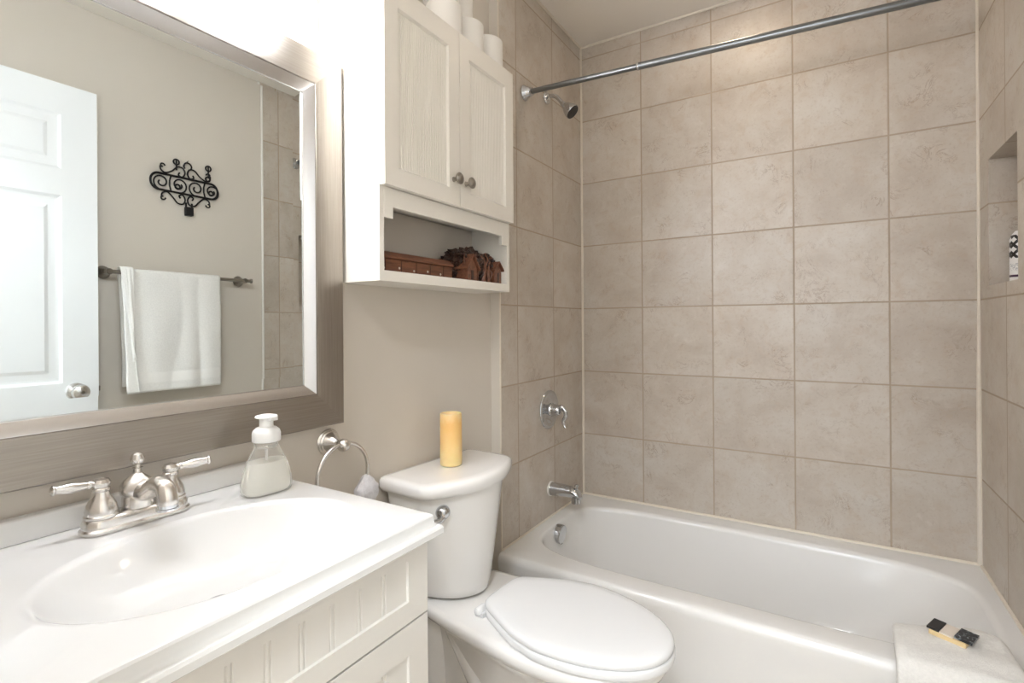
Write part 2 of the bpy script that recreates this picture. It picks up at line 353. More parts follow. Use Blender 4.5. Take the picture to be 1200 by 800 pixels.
# ------------------------------------------------------------------ door (open against the right wall, seen in the mirror)
def build_door():
    y0, y1, x0, x1, z0, z1 = -2.225, -1.462, 1.383, 1.418, .012, 2.098
    mb = MB(); mb.box(x0 + .007, x1 - .007, y0 + .004, y1 - .004, z0 + .004, z1 - .004)
    st = .112; mid = .09; rails = [(z0, z0 + .2), (.80, .96), (1.672, 1.772), (z1 - .115, z1)]
    cy = (y0 + y1) / 2
    for ys in ((y0, y0 + st), (y1 - st, y1), (cy - mid / 2, cy + mid / 2)): mb.box(x0, x1, ys[0], ys[1], z0, z1)
    for r in rails:
        mb.box(x0, x1, y0 + st, cy - mid / 2, *r); mb.box(x0, x1, cy + mid / 2, y1 - st, *r)
    for ya, yb in ((y0 + st, cy - mid / 2), (cy + mid / 2, y1 - st)):
        for (a, b) in zip(rails, rails[1:]):
            za, zb = a[1], b[0]
            for s, xf in ((-1, x0), (1, x1)):
                lp = []
                for ins, dep in ((.0, .0), (.010, .006), (.030, .0085), (.036, .0085), (.052, .002)):
                    x = xf - s * dep; lp.append([(x, ya + ins, za + ins), (x, yb - ins, za + ins), (x, yb - ins, zb - ins), (x, ya + ins, zb - ins)])
                mb.loft(lp, False, True)
    d = mb.build('door_1', M['door'], smooth=0); struct(d)
    prof = [(.031, 0), (.033, .003), (.030, .008), (.016, .012), (.0115, .018), (.012, .026), (.022, .032), (.0285, .041), (.0295, .049), (.026, .058), (.016, .064), (.004, .066)]
    for s, xf in ((-1, x0), (1, x1)):
        if s == 1: prof2 = [(r, h * .8) for r, h in prof]
        else: prof2 = prof
        k = MB().lathe(prof2, (xf, -1.535, .925), (s, 0, 0), 28).build('door_knob', M['nickel'], d)
    MB().lathe([(.006, 0), (.006, .003)], (x0 - .066, -1.535, .925), (-1, 0, 0), 12).build('lock_button', M['darknickel'], k)
    MB().box(x0 + .006, x1 - .006, y1 - .001, y1 + .0015, .90, .955).box(x0 + .012, x1 - .014, y1, y1 + .010, .918, .938).build('latch_plate', M['darknickel'], d, smooth=0, bevel=.001)
build_door()
# ------------------------------------------------------------------ bathtub
def build_tub():
    t = thing('bathtub', 'cream white alcove bathtub with flat front apron against the tiled walls', 'bathtub', (.74, -.39, 0))
    N = 160; g = .003; x0, x1, y0, y1 = g, XR - g, TUB_F, -g
    ref = ell(.745, -.385, .68, .30, LIP, N, 5)
    def basin(xl, xr, ya, yb, z, p):
        return ell((xl + xr) / 2, (ya + yb) / 2, (xr - xl) / 2, (yb - ya) / 2, z, N, p)
    e = .014
    loops = [rectloop(x0, x1, y0 + .012, y1, .0, ref), rectloop(x0, x1, y0 + .012, y1, .05, ref), rectloop(x0, x1, y0 + .006, y1, LIP - .06, ref), rectloop(x0, x1, y0, y1, LIP - .028, ref)]
    for k in range(1, 6):
        a = PI / 2 * k / 5; loops.append(rectloop(x0, x1, y0 + .020 * (1 - math.cos(a)), y1, LIP - .028 + .028 * math.sin(a), ref))
    loops.append(rectloop(x0 + .004, x1 - .004, y0 + .035, y1 - .004, LIP + .0006, ref))
    xl, xr, ya, yb = .050, 1.436, -.690, -.083
    for k in range(0, 6):
        a = PI / 2 * k / 5; o = .022 * math.sin(a); dz = .022 * (1 - math.cos(a)); loops.append(basin(xl + o * .4, xr - o, ya + o, yb - o, LIP - dz, 4.6))
    for f, z in ((.15, .27), (.35, .21), (.6, .14), (.85, .085), (1.0, .060)):
        loops.append(basin(.059 + .080 * f ** 1.5, 1.414 - .24 * f ** 1.1, -.668 + .062 * f, -.105 - .055 * f, z, 4.4 - .6 * f))
    for o, z in ((.03, .046), (.08, .042), (.18, .040)): loops.append(basin(.139 + o, 1.174 - o, -.606 + o, -.16 - o, z, 3.8))
    MB().loft(loops, False, True).build('shell', M['tub'], t, smooth=40)
    ov = MB().lathe([(.036, -.02), (.039, 0), (.039, .018), (.036, .022), (.012, .0235), (.003, .0235)], (.060, -.400, .291), (1, 0, -.08), 32).build('overflow_cover', M['chrome'], t)
    MB().box(.070, .078, -.406, -.394, .250, .257).build('overflow_notch', M['darkgrey'], ov, smooth=0)
    MB().lathe([(.035, 0), (.035, .003), (.028, .004), (.026, .001), (.01, .001), (.01, .006), (.002, .008)], (.27, -.385, .041), (0, 0, 1), 28).build('drain', M['chrome'], t)
build_tub()
# ------------------------------------------------------------------ vanity cabinet, countertop, faucet
ZC = .845
def beadboard(mb, x, y0, y1, z0, z1, depth=.005, pitch=.0485, start=None, face=1):
    # a panel in the plane x with pairs of shallow grooves, drawn as a profile along y and pulled up z
    pts = []; y = y0; grooves = []
    k = start if start is not None else y1
    while k > y0: 
        if y0 + .006 < k < y1 - .006: grooves += [k - .0036, k + .0036]
        k -= pitch
    grooves.sort(); prof = [(y0, 0)]
    for gy in grooves: prof += [(gy - .0016, 0), (gy, -.0022), (gy + .0016, 0)]
    prof.append((y1, 0))
    poly = prof + [(y1, -depth), (y0, -depth)]
    mb.prism([(a, b * face) for a, b in poly], (x, 0, z0), (0, 1, 0), (1, 0, 0), (0, 0, z1 - z0)); return mb
def framed(mb, xb, xf, y0, y1, z0, z1, st, rl_b, rl_t, pitch, recess=.004, stl=None, start=None, bev=.0012):
    stl = st if stl is None else stl
    mb.box(xb, xf, y0, y0 + stl, z0, z1).box(xb, xf, y1 - st, y1, z0, z1).box(xb, xf, y0 + stl, y1 - st, z0, z0 + rl_b).box(xb, xf, y0 + stl, y1 - st, z1 - rl_t, z1)
    beadboard(mb, xf - recess, y0 + stl, y1 - st, z0 + rl_b, z1 - rl_t, .006, pitch, start)
    a, b, c, d = y0 + stl, y1 - st, z0 + rl_b, z1 - rl_t          # sloped sticking around the panel
    lp = [[(xf, a, c), (xf, b, c), (xf, b, d), (xf, a, d)], [(xf - recess, a + bev, c + bev), (xf - recess, b - bev, c + bev), (xf - recess, b - bev, d - bev), (xf - recess, a + bev, d - bev)]]
    mb.loft(lp); return mb
def build_vanity():
    yl, yr = -2.205, -1.659
    t = thing('vanity_cabinet', 'off white bathroom vanity cabinet with beadboard drawer front and doors', 'vanity', (.2, -1.93, 0))
    mb = MB(); mb.box(W + .001, .418, yl, yl + .016, .09, .80).box(W + .001, .418, yr - .016, yr, .0, .80).box(W + .001, .418, yl, yr, .09, .105).box(W + .001, W + .012, yl, yr, .1, .80)
    mb.box(.40, .419, yl, yr, .09, .12).box(.40, .419, yl, yr, .775, .806).box(.40, .419, yl, yl + .04, .09, .80).box(.40, .419, yr - .04, yr, .09, .80).box(.40, .419, yl, yr, .66, .70).box(.34, .352, yl, yr, 0, .1).box(W, .36, yl, yl + .016, 0, .1)
    mb.build('body', M['vanity'], t, smooth=0, bevel=0)
    f = MB(); framed(f, .4205, .440, yl + .002, yr, .6835, .803, .046, .034, .018, .0485, start=-1.7575); f.build('drawer_front', M['vanity'], t, smooth=0)
    ym = (yl + yr) / 2
    for a, b in ((yl + .002, ym - .0015), (ym + .0015, yr)):
        f = MB(); framed(f, .4205, .440, a, b, .10, .680, .046, .05, .05, .0485, start=b - .098)
        d = f.build('door', M['vanity'], t, smooth=0)
        ky = ym - .03 if a < ym - .1 else ym + .03
        MB().lathe([(.006, 0), (.006, .012), (.014, .018), (.016, .024), (.012, .030), (.003, .032)], (.440, ky, .60), (1, 0, 0), 20).build('knob', M['darknickel'], d)
build_vanity()
def build_counter():
    t = thing('vanity_countertop', 'glossy white molded vanity top with integral oval sink and stepped front edge', 'countertop', (.2, -1.92, ZC))
    N = 128; cx, cy, a, b = .250, -1.908, .152, .212; x0, x1, y0, y1 = W + .001, .455, -2.222, -1.632
    ref = ell(cx, cy, a, b, ZC, N)
    R = lambda ix, z, iy=None: rectloop(x0, x1 - ix, y0 + (ix if iy is None else iy), y1 - (ix if iy is None else iy), z, ref)
    L = [R(.030, ZC - .037), R(.002, ZC - .037), R(0, ZC - .035), R(0, ZC - .0255), R(.0025, ZC - .0215), R(.0065, ZC - .0215), R(.0085, ZC - .0205), R(.0115, ZC - .016), R(.0125, ZC - .009), R(.0125, ZC - .004), R(.0145, ZC - .001), R(.0175, ZC)]
    E = lambda k, z: ell(cx + k * 0, cy, a - k, b - k, z, N)
    L += [E(-.016, ZC), E(-.012, ZC + .0008), E(-.006, ZC + .0006), E(-.002, ZC - .001), E(.003, ZC - .006), E(.010, ZC - .016), E(.024, ZC - .032), E(.045, ZC - .052), E(.070, ZC - .068), E(.098, ZC - .079), E(.125, ZC - .085), E(.138, ZC - .0865)]
    MB().loft(L, False, True).build('top', M['counter'], t, smooth=30)
    bs = MB().prism([(0, 0), (.021, 0), (.021, .034), (.0195, .037), (.0165, .038), (0, .038)], (W + .001, -2.222, ZC + .0), (1, 0, 0), (0, 0, 1), (0, .575, 0))
    bs.build('backsplash', M['counter'], t, bevel=.002)
    MB().lathe([(.021, 0), (.021, .002), (.016, .003), (.014, -.002), (.003, -.002)], (cx, cy, ZC - .086), (0, 0, 1), 24).build('drain', M['chrome'], t)
build_counter()
def build_faucet():
    X, Y = .030, -1.926
    t = thing('sink_faucet', 'brushed nickel two handle centerset faucet on the white vanity top', 'faucet', (X, Y, ZC))
    Z = ZC
    lp = []
    for o, z in ((.002, 0), (.0, .002), (.0, .006), (.003, .009), (.0035, .018), (.006, .023), (.010, .0255)):
        lp.append(rrect(X - .027 + o, X + .027 - o, Y - .080 + o, Y + .080 - o, .0255 - o, Z + z, 10))
    MB().loft(lp, True, True).build('base_plate', M['nickel'], t)
    bell = [(.0245, 0), (.0245, .003), (.0225, .005), (.023, .010), (.0205, .020), (.0155, .030), (.0118, .036), (.0112, .041), (.0128, .043), (.0128, .046), (.0108, .048), (.0128, .052), (.0135, .056), (.0105, .061), (.004, .063)]
    for s in (-1, 1):
        yy = Y + s * .051
        h = MB().lathe([(r * .96, z * .97) for r, z in bell], (X, yy, Z + .0245), (0, 0, 1), 32).build('handle', M['nickel'], t)
        d = Vector((.28 if s > 0 else -.06, s * 1.0, .06)).normalized(); o = Vector((X, yy, Z + .0245 + .0525))
        MB().lathe([(.005, .004), (.005, .012), (.0065, .014), (.0065, .0165), (.0055, .018), (.0063, .023), (.0082, .036), (.0082, .043), (.0062, .054), (.0060, .057), (.0078, .0585), (.0078, .061), (.005, .063), (.002, .064)], o, d, 24).build('lever', M['nickel'], h)
    bd = MB().lathe([(.0205, 0), (.0225, .002), (.0225, .016), (.0215, .021), (.0245, .025), (.026, .031), (.025, .038), (.020, .046), (.012, .052), (.0068, .057), (.0055, .064), (.008, .066)], (X, Y, Z + .0245), (0, 0, 1), 32).build('spout_body', M['nickel'], t)
    pts = catmull([(X + .004, Y, Z + .052), (X + .030, Y + .002, Z + .055), (X + .050, Y + .003, Z + .066), (X + .068, Y + .004, Z + .0715), (X + .084, Y + .005, Z + .066), (X + .090, Y + .0055, Z + .052), (X + .090, Y + .0055, Z + .044)], 7)
    k = len(pts); rad = [.017 - .003 * min(1, i / (k * .4)) + .0015 * max(0, (i - k * .6) / (k * .4)) for i in range(k)]
    sp = MB().tube(pts, rad, 24).build('spout', M['nickel'], t)
    MB().lathe([(.0162, 0), (.0162, .003), (.0142, .004), (.0142, .010), (.013, .011)], (X + .090, Y + .0055, Z + .034), (0, 0, 1), 24).build('aerator', M['chrome'], sp)
    MB().lathe([(.0045, 0), (.0045, .007), (.0075, .009), (.0100, .0135), (.0104, .018), (.0082, .0245), (.003, .0275)], (X, Y, Z + .0885), (0, 0, 1), 24).build('lift_knob', M['nickel'], t)
build_faucet()
# ------------------------------------------------------------------ mirror
def build_mirror():
    yl, yr, zb, zt = -2.245, -1.454, .928, 1.832
    t = thing('wall_mirror', 'large framed wall mirror with brushed metal frame above the vanity', 'mirror', (W, -1.85, .93))
    XF = -.010; w1 = .080; w2 = .105
    def ring(prof, name, mh, mv):       # mitred mouldings: four lengths; prof = [(inset, x)]
        for nm, m, side in (('h', mh, 'b'), ('h', mh, 't'), ('v', mv, 'l'), ('v', mv, 'r')):
            mb = MB(); loops = []
            for ins, x in prof:
                q = {'b': ((yl + ins, zb + ins), (yr - ins, zb + ins)), 't': ((yl + ins, zt - ins), (yr - ins, zt - ins)), 'l': ((yl + ins, zb + ins), (yl + ins, zt - ins)), 'r': ((yr - ins, zb + ins), (yr - ins, zt - ins))}[side]
                loops.append([(x, q[0][0], q[0][1]), (x, q[1][0], q[1][1])])
            mb.loft(loops, False, False, closed=False)
            mb.quad(*[(x, yl + i if side in 'btl' else yr - i, (zb + i) if side in 'blr' else (zt - i)) for i, x in prof]) if False else None
            yield mb.build(name, m, t, smooth=30)
    frame = [(0, W + .001), (0, XF - .003), (.003, XF), (w1 - .002, XF), (w1 - .001, XF - .0005), (w1, XF - .003)]
    list(ring(frame, 'frame', M['frameh'], M['framev']))
    liner = [(w1, XF - .003), (w1 + .0015, XF - .0015), (w1 + .003, XF - .002), (w2 - .003, XF - .0165), (w2 - .001, XF - .0168), (w2, XF - .020), (w2, W + .004)]
    list(ring(liner, 'liner', M['liner'], M['liner']))
    g = MB(); xg = XF - .019; bw = .024; bz = .00045          # silvered glass with a bevelled border
    a = [(xg - bz, yl + w2 - .004, zb + w2 - .004), (xg - bz, yr - w2 + .004, zb + w2 - .004), (xg - bz, yr - w2 + .004, zt - w2 + .004), (xg - bz, yl + w2 - .004, zt - w2 + .004)]
    b = [(xg, yl + w2 + bw, zb + w2 + bw), (xg, yr - w2 - bw, zb + w2 + bw), (xg, yr - w2 - bw, zt - w2 - bw), (xg, yl + w2 + bw, zt - w2 - bw)]
    g.loft([[(p[0] - .004, p[1], p[2]) for p in a], a, b], True, True); g.build('glass', M['mirror'], t, smooth=0)
build_mirror()
# ------------------------------------------------------------------ vanity light above the mirror
def build_light():
    t = thing('vanity_light', 'three light wall fixture with frosted glass shades above the mirror', 'light fixture', (W, -1.87, 1.9))
    MB().box(W + .001, W + .022, -2.22, -1.520, 1.860, 1.985).build('back_plate', M['trimw'], t, smooth=0, bevel=.003)
    for y in (-1.662, -1.87, -2.078):
        cz = 1.857
        a = MB().tube(catmull([(W + .02, y, 1.940), (W + .06, y, 1.965), (.06, y, 1.968), (.068, y, 1.945)], 5), .007, 10).lathe([(.020, 0), (.020, .028), (.012, .034)], (.068, y, 1.906), (0, 0, 1), 20).build('arm', M['chrome'], t)
        pr_ = [(.020, .052)] + [(.057 * math.sin(k * PI / 16), .057 * math.cos(k * PI / 16)) for k in range(3, 16)] + [(.0005, -.057)]
        sh = MB().loft([[(.068 + r * math.cos(2 * PI * i / 36), y + r * math.sin(2 * PI * i / 36), cz + z) for i in range(36)] for r, z in pr_]).build('shade', M['shade'], t, smooth=60)
        MB().lathe([(.012, .045), (.013, .03), (.022, .014), (.026, 0), (.0255, -.010), (.018, -.022), (.006, -.027), (.001, -.0275)], (.068, y, cz), (0, 0, 1), 14).build('bulb', M['bulb'], sh)
build_light()
def build_ceiling_lamps():
    t = thing('recessed_light', 'round recessed downlight in the ceiling above the bathtub', 'ceiling light', (.74, -.36, H))
    MB().lathe([(.095, 0), (.097, -.004), (.088, -.008), (.076, -.004), (.074, -.001)], (.74, -.36, H), (0, 0, 1), 36).build('trim_ring', M['trimw'], t)
    MB().lathe([(.001, -.006), (.074, -.0058), (.074, -.003)], (.74, -.36, H), (0, 0, 1), 36).build('lens', M['showerglow'], t)
    t = thing('hall_fill_dome', 'unseen glowing dome added in the hallway as fill light', 'ceiling light', (1.0, -3.0, H))  # dome lamp added out of view to brighten the room through the doorway
    MB().lathe([(.17, 0), (.172, -.006), (.165, -.022), (.15, -.024)], (1.0, -3.0, H), (0, 0, 1), 40).build('pan', M['nickel'], t)
    MB().lathe([(.155, -.022), (.15, -.05), (.125, -.085), (.08, -.108), (.03, -.118), (.001, -.119)], (1.0, -3.0, H), (0, 0, 1), 32).build('dome', M['hallfill'], t)
build_ceiling_lamps()
# ------------------------------------------------------------------ over-toilet wall cabinet
def build_cabinet():
    y0, y1, xb, xf, z0, z1 = -1.444, -.850, W + .001, .107, 1.282, 2.018
    t = thing('wall_cabinet', 'white two door wall cabinet with open shelf above the toilet', 'cabinet', (W, -1.147, z0))
    th = .015
    mb = MB(); mb.box(xb, xf, y0, y0 + th, z0, z1).box(xb, xf, y1 - th, y1, z0, z1).box(xb, xf, y0 + th, y1 - th, z0, z0 + .026).box(xb, xf, y0 + th, y1 - th, 1.500, 1.514).box(xb, xf, y0 + th, y1 - th, z1 - .015, z1).box(xb, xb + .006, y0 + th, y1 - th, 1.50, z1)
    mb.build('body', M['whitecab'], t, smooth=0)
    a, b = y0 + th, y1 - th; s = .0465 - th
    v = MB().prism([(a, 1.514), (a, 1.438), (a + s, 1.438), (a + s, 1.467), (b - s, 1.467), (b - s, 1.438), (b, 1.438), (b, 1.514)], (xf - .012, 0, 0), (0, 1, 0), (0, 0, 1), (.0125, 0, 0))
    v.build('valance', M['whitecab'], t, smooth=0, bevel=.001)
    ym = (y0 + y1) / 2
    for ya, yb, ky in ((y0 + .001, ym - .001, ym - .030), (ym + .001, y1 - .0005, ym + .028)):
        f = MB(); framed(f, .1085, .126, ya, yb, 1.5147, 2.019, .047, .045, .058, .0140, recess=.0065, bev=.0055)
        d = f.build('door', M['whitecab'], t, smooth=0)
        MB().lathe([(.0075, 0), (.006, .004), (.005, .012), (.007, .015), (.0135, .018), (.0165, .0215), (.0165, .024), (.0135, .0265), (.0115, .026), (.009, .029), (.002, .031)], (.126, ky, 1.586), (1, 0, 0), 26).build('knob', M['darknickel'], d)
build_cabinet()
def roll(y, x, z, label):
    t = thing('toilet_roll', label, 'toilet paper', (x, y, z), 'toilet rolls on top of the wall cabinet')
    R = .053; Hh = .104
    MB().lathe([(R - .003, 0), (R, .003), (R, Hh - .003), (R - .003, Hh), (.0215, Hh), (.0215, Hh - .02), (.0215, 0)], (x, y, z), (0, 0, 1), 40).build('paper', M['paper'], t)
    return t
ZT = 2.0185
r0 = roll(-.905, .058, ZT, 'white toilet roll nearest the shower, alone at the right end of the cabinet top')
dup(r0, (.0, -.112, 0), 'white toilet roll standing second from the shower end of the cabinet top')
dup(r0, (.0, -.226, 0), 'white toilet roll on the cabinet top under two stacked rolls')
dup(r0, (-.030, -.128, .105), 'white toilet roll stacked on top, the one nearer the shower of the upper two')
dup(r0, (.005, -.246, .105), 'white toilet roll stacked on top, the one nearer the mirror of the upper two')
# ------------------------------------------------------------------ things on the shelf
def build_box():
    x0, x1, y0, y1, z = -.02, .07, -1.42, -1.115, 1.3085
    t = thing('wooden_box', 'long reddish brown carved wooden box lying on the cabinet shelf', 'box', ((x0 + x1) / 2, (y0 + y1) / 2, z))
    MB().box(x0, x1, y0, y1, z, z + .036).box(x0 - .0, x1 + .002, y0, y1 + .002, z, z + .004).build('body', M['boxwood'], t, smooth=0, bevel=.0015)
    lp = [[(x0 - o, y0, zz), (x1 + o, y0, zz), (x1 + o, y1 + o, zz), (x0 - o, y1 + o, zz)] for o, zz in ((.001, z + .0365), (.003, z + .038), (.003, z + .043), (-.006, z + .054), (-.010, z + .056))]
    MB().loft(lp, True, True).build('lid', M['boxwood'], t, smooth=0)
    for k in range(5):
        MB().lathe([(.0032, 0), (.0032, .0012), (.001, .0016)], (x1, -1.395 + .056 * k, z + .011 + .003 * (k % 2)), (1, 0, 0), 8).build('inlay', M['inlay'], t, smooth=0)
        MB().box(x1, x1 + .0012, -1.39 + .058 * k, -1.3888 + .058 * k, z + .005, z + .034).build('carved_line', M['boxdark'], t, smooth=0)
build_box()
def build_carving():
    rnd = random.Random(5); z = 1.3085
    t = thing('wood_carving', 'dark carved wooden village with tiny gabled houses on the cabinet shelf', 'carving', (.05, -.985, z))
    bm = bmesh.new(); bmesh.ops.create_icosphere(bm, subdivisions=5, radius=1.0)
    for v in bm.verts:
        p = v.co.copy(); q = Vector((p.x * 8, p.y * 8, p.z * 8)); d = mnoise.fractal(q * .55, 1.0, 2.0, 4) * .22 + abs(mnoise.noise(q * 1.3)) * .18
        p = p * (1 + d); prof = .97 - .35 * max(0, p.y) ** 2
        v.co = Vector((.030 + .052 * p.x, -.99 + .106 * p.y, z + max(0.0, .052 + .058 * p.z * prof)))
    for v in bm.verts: v.co.z = max(v.co.z, z)
    mb = MB(); mb.bm.free(); mb.bm = bm; mb.build('rock_mass', M['boxdark'], t, smooth=0)
    def house(yc, w, hh, rf, xf):
        h = MB().box(.045, xf, yc - w / 2, yc + w / 2, z, z + hh).prism([(-w / 2, 0), (w / 2, 0), (0, rf)], (.045, yc, z + hh), (0, 1, 0), (0, 0, 1), (xf - .045, 0, 0)).build('house', M['carvewood'], t, smooth=0, bevel=.0008)
        r = MB()
        for s in (-1, 1):
            r.prism([(0, rf + .002), (s * (w / 2 + .008), -.006), (s * (w / 2 + .009), -.001), (0, rf + .007)], (.042, yc, z + hh), (0, 1, 0), (0, 0, 1), (xf - .034, 0, 0))
        r.build('roof', M['carvewood'], h, smooth=0)
        MB().box(xf, xf + .001, yc - w * .12, yc + w * .12, z + .004, z + hh * .8).build('doorway', M['boxdark'], h, smooth=0)
    house(-1.046, .050, .040, .036, .094); house(-.892, .042, .046, .022, .088)
    for pts, r in (([(.084, -.975, z), (.086, -.968, z + .03), (.080, -.958, z + .062), (.070, -.966, z + .088)], .0075), ([(.086, -.945, z), (.090, -.952, z + .022), (.084, -.942, z + .05), (.076, -.925, z + .074)], .006), ([(.080, -1.000, z), (.082, -1.004, z + .04), (.070, -.99, z + .08)], .005)):
        MB().tube(catmull(pts, 6), [r * (1 - .5 * i / (6 * (len(pts) - 1))) for i in range(6 * (len(pts) - 1) + 1)], 8).build('trunk', M['carvewood'], t, smooth=40)
    for k in range(16):
        y = -1.075 + .19 * rnd.random(); b = Vector((.072 + .012 * rnd.random(), y, z + .012 + .055 * rnd.random()))
        MB().tube(catmull([b, b + Vector((.006, .015 * (rnd.random() - .5), .018)), b + Vector((-.004, .03 * (rnd.random() - .5), .034))], 4), [.0035 - .0002 * i for i in range(9)], 6).build('branch', M['carvewood' if k % 3 == 0 else 'boxdark'], t, smooth=0)
    for k in range(22):
        y = -1.09 + .20 * rnd.random(); s = 1 - ((y + .99) / .13) ** 2; zz = z + .06 + .05 * s * rnd.random()
        b2 = bmesh.new(); bmesh.ops.create_icosphere(b2, subdivisions=2, radius=.011)
        for v in b2.verts: v.co = v.co * (1 + .5 * mnoise.noise(v.co * 160 + Vector((k, 0, 0)))) ; v.co.z *= .6
        for v in b2.verts: v.co += Vector((.060 + .018 * rnd.random() * .3, y, zz))
        m2 = MB(); m2.bm.free(); m2.bm = b2; m2.build('foliage', M['carvewood' if k % 4 == 0 else 'boxdark'], t, smooth=0)
build_carving()
# ------------------------------------------------------------------ toilet
def build_toilet():
    cy = -1.137
    t = thing('toilet', 'white two piece toilet with closed lid between vanity and tub', 'toilet', (.25, cy, 0))
    # tank: bowed front, tapering down
    def tl(z, hw, xb, xf, bow, r):
        pts = []
        R = rrect(xb, xf, -hw, hw, r, z, 6)
        # insert subdivisions on straight runs
        for i in range(len(R)):
            p, q = Vector(R[i]), Vector(R[(i + 1) % len(R)]); m = 8 if i % 7 == 6 else 1
            for k in range(m): pts.append(p.lerp(q, k / m))
        return [(p.x + bow * max(0, (p.x - xb) / (xf - xb)) * (1 - (p.y / hw) ** 2), cy + p.y, p.z) for p in pts]
    xb = W + .018
    TK = [tl(.403, .098, xb + .045, .082, .074, .040), tl(.4065, .108, xb + .038, .093, .080, .046)]
    for k in range(15):
        f = k / 14; g = f ** .62; TK.append(tl(.412 + .304 * f, .116 + .068 * g, xb + .030 * (1 - f) ** 1.5, .101 + .030 * f, .086 - .014 * f, .048 - .022 * f))
    MB().loft(TK, True, True).build('tank', M['porc'], t, smooth=60)
    MB().loft([tl(.713, .189, xb - .004, .138, .070, .020), tl(.715, .195, xb - .006, .147, .070, .020), tl(.726, .200, xb - .008, .152, .070, .018), tl(.741, .1995, xb - .008, .151, .070, .018), tl(.7485, .196, xb - .005, .147, .069, .018), tl(.752, .189, xb + .002, .140, .066, .016), tl(.753, .177, xb + .014, .128, .060, .012)], True, True).build('tank_lid', M['porc'], t, smooth=50)
    # bowl: egg shaped outlines
    N = 96
    def egg(x0, x1, hw, z, xw=.42, back=0.0, pw=.42):
        # x0 back, x1 front tip, widest at fraction xw; back blends to a straight deck of half width back
        out = []; xc = x0 + (x1 - x0) * xw
        for i in range(N):
            a = 2 * PI * i / N; c, s_ = math.cos(a), math.sin(a)
            if c >= 0: x = xc + (x1 - xc) * c; y = hw * math.copysign(abs(s_) ** .97, s_)
            else:
                x = xc + (xc - x0) * math.copysign(abs(c) ** pw, c); u = (xc - x) / (xc - x0); sm = u * u * (3 - 2 * u)
                y = (hw * (1 - sm) + back * sm) * math.copysign(abs(s_) ** .32, s_) if back else hw * math.copysign(abs(s_) ** .9, s_)
            out.append((x, cy + y, z))
        return out
    R = [egg(.03, .33, .098, 0, .5, .085), egg(.03, .33, .097, .02, .5, .085), egg(.04, .33, .086, .05, .5, .075), egg(.045, .36, .082, .12, .5, .074), egg(.045, .44, .090, .20, .52, .076), egg(.040, .54, .112, .27, .54, .080),
         egg(.030, .62, .134, .322, .56, .086), egg(.022, .665, .148, .350, .57, .094), egg(.006, .690, .158, .360, .58, .112), egg(-.010, .708, .168, .368, .59, .132), egg(-.014, .714, .171, .380, .59, .138), egg(-.014, .714, .171, .392, .59, .138), egg(-.008, .708, .166, .400, .59, .133), egg(.006, .692, .152, .402, .59, .12)]
    MB().loft(R, True, True).build('bowl', M['porc'], t, smooth=60)
    for s in (-1, 1):       # trapway relief on the pedestal sides
        p = catmull([(.075, cy + s * .048, .350), (.070, cy + s * .052, .24), (.075, cy + s * .054, .10), (.09, cy + s * .054, .02)], 6)
        MB().tube(p, .047, 18).build('trapway', M['porc'], t, smooth=60)
        p = catmull([(.14, cy + s * .048, .340), (.20, cy + s * .056, .275), (.255, cy + s * .056, .19), (.285, cy + s * .050, .09), (.29, cy + s * .050, .02)], 6)
        MB().tube(p, .050, 18).build('trapway', M['porc'], t, smooth=60)
    def slab(prof, name, x0, x1, hw, back, pw=.58):
        return MB().loft([egg(x0 + i, x1 - i, hw - i, z, .43, back - i) for i, z in prof], True, True).build(name, M['plastic'], t, smooth=50)
    slab([(.006, .4035), (.001, .405), (0, .409), (0, .419), (.002, .4225), (.006, .4235)], 'seat', .250, .731, .166, .104)
    slab([(.006, .4245), (.001, .426), (0, .430), (0, .436), (.003, .4405), (.010, .4435), (.03, .4455), (.07, .4465)], 'seat_lid', .248, .729, .164, .102)
    for s in (-1, 1):
        MB().lathe([(.004, -.019), (.009, -.017), (.0105, -.012), (.0105, .012), (.009, .017), (.004, .019)], (.246, cy + s * .084, .4165), (0, 1, 0), 18).box(.236, .262, cy + s * .084 - .012, cy + s * .084 + .012, .402, .414).build('hinge', M['plastic'], t)
        MB().lathe([(.012, 0), (.012, .010), (.006, .018), (.001, .019)], (.20, cy + s * .092, .008), (0, 0, 1), 16).build('bolt_cap', M['plastic'], t)
    lv = MB().lathe([(.020, -.010), (.020, .003), (.0185, .009), (.013, .015), (.006, .018), (.001, .0185)], (.158, cy - .134, .672), (1, -.6, 0), 26).build('flush_lever', M['chrome'], t)
    MB().tube([(.166, cy - .138, .662), (.166, cy - .155, .656), (.150, cy - .195, .650)], [.008, .008, .009], 12).build('lever_arm', M['chrome'], lv)
    t.rotation_euler = (0, 0, math.radians(-3.5))
build_toilet()
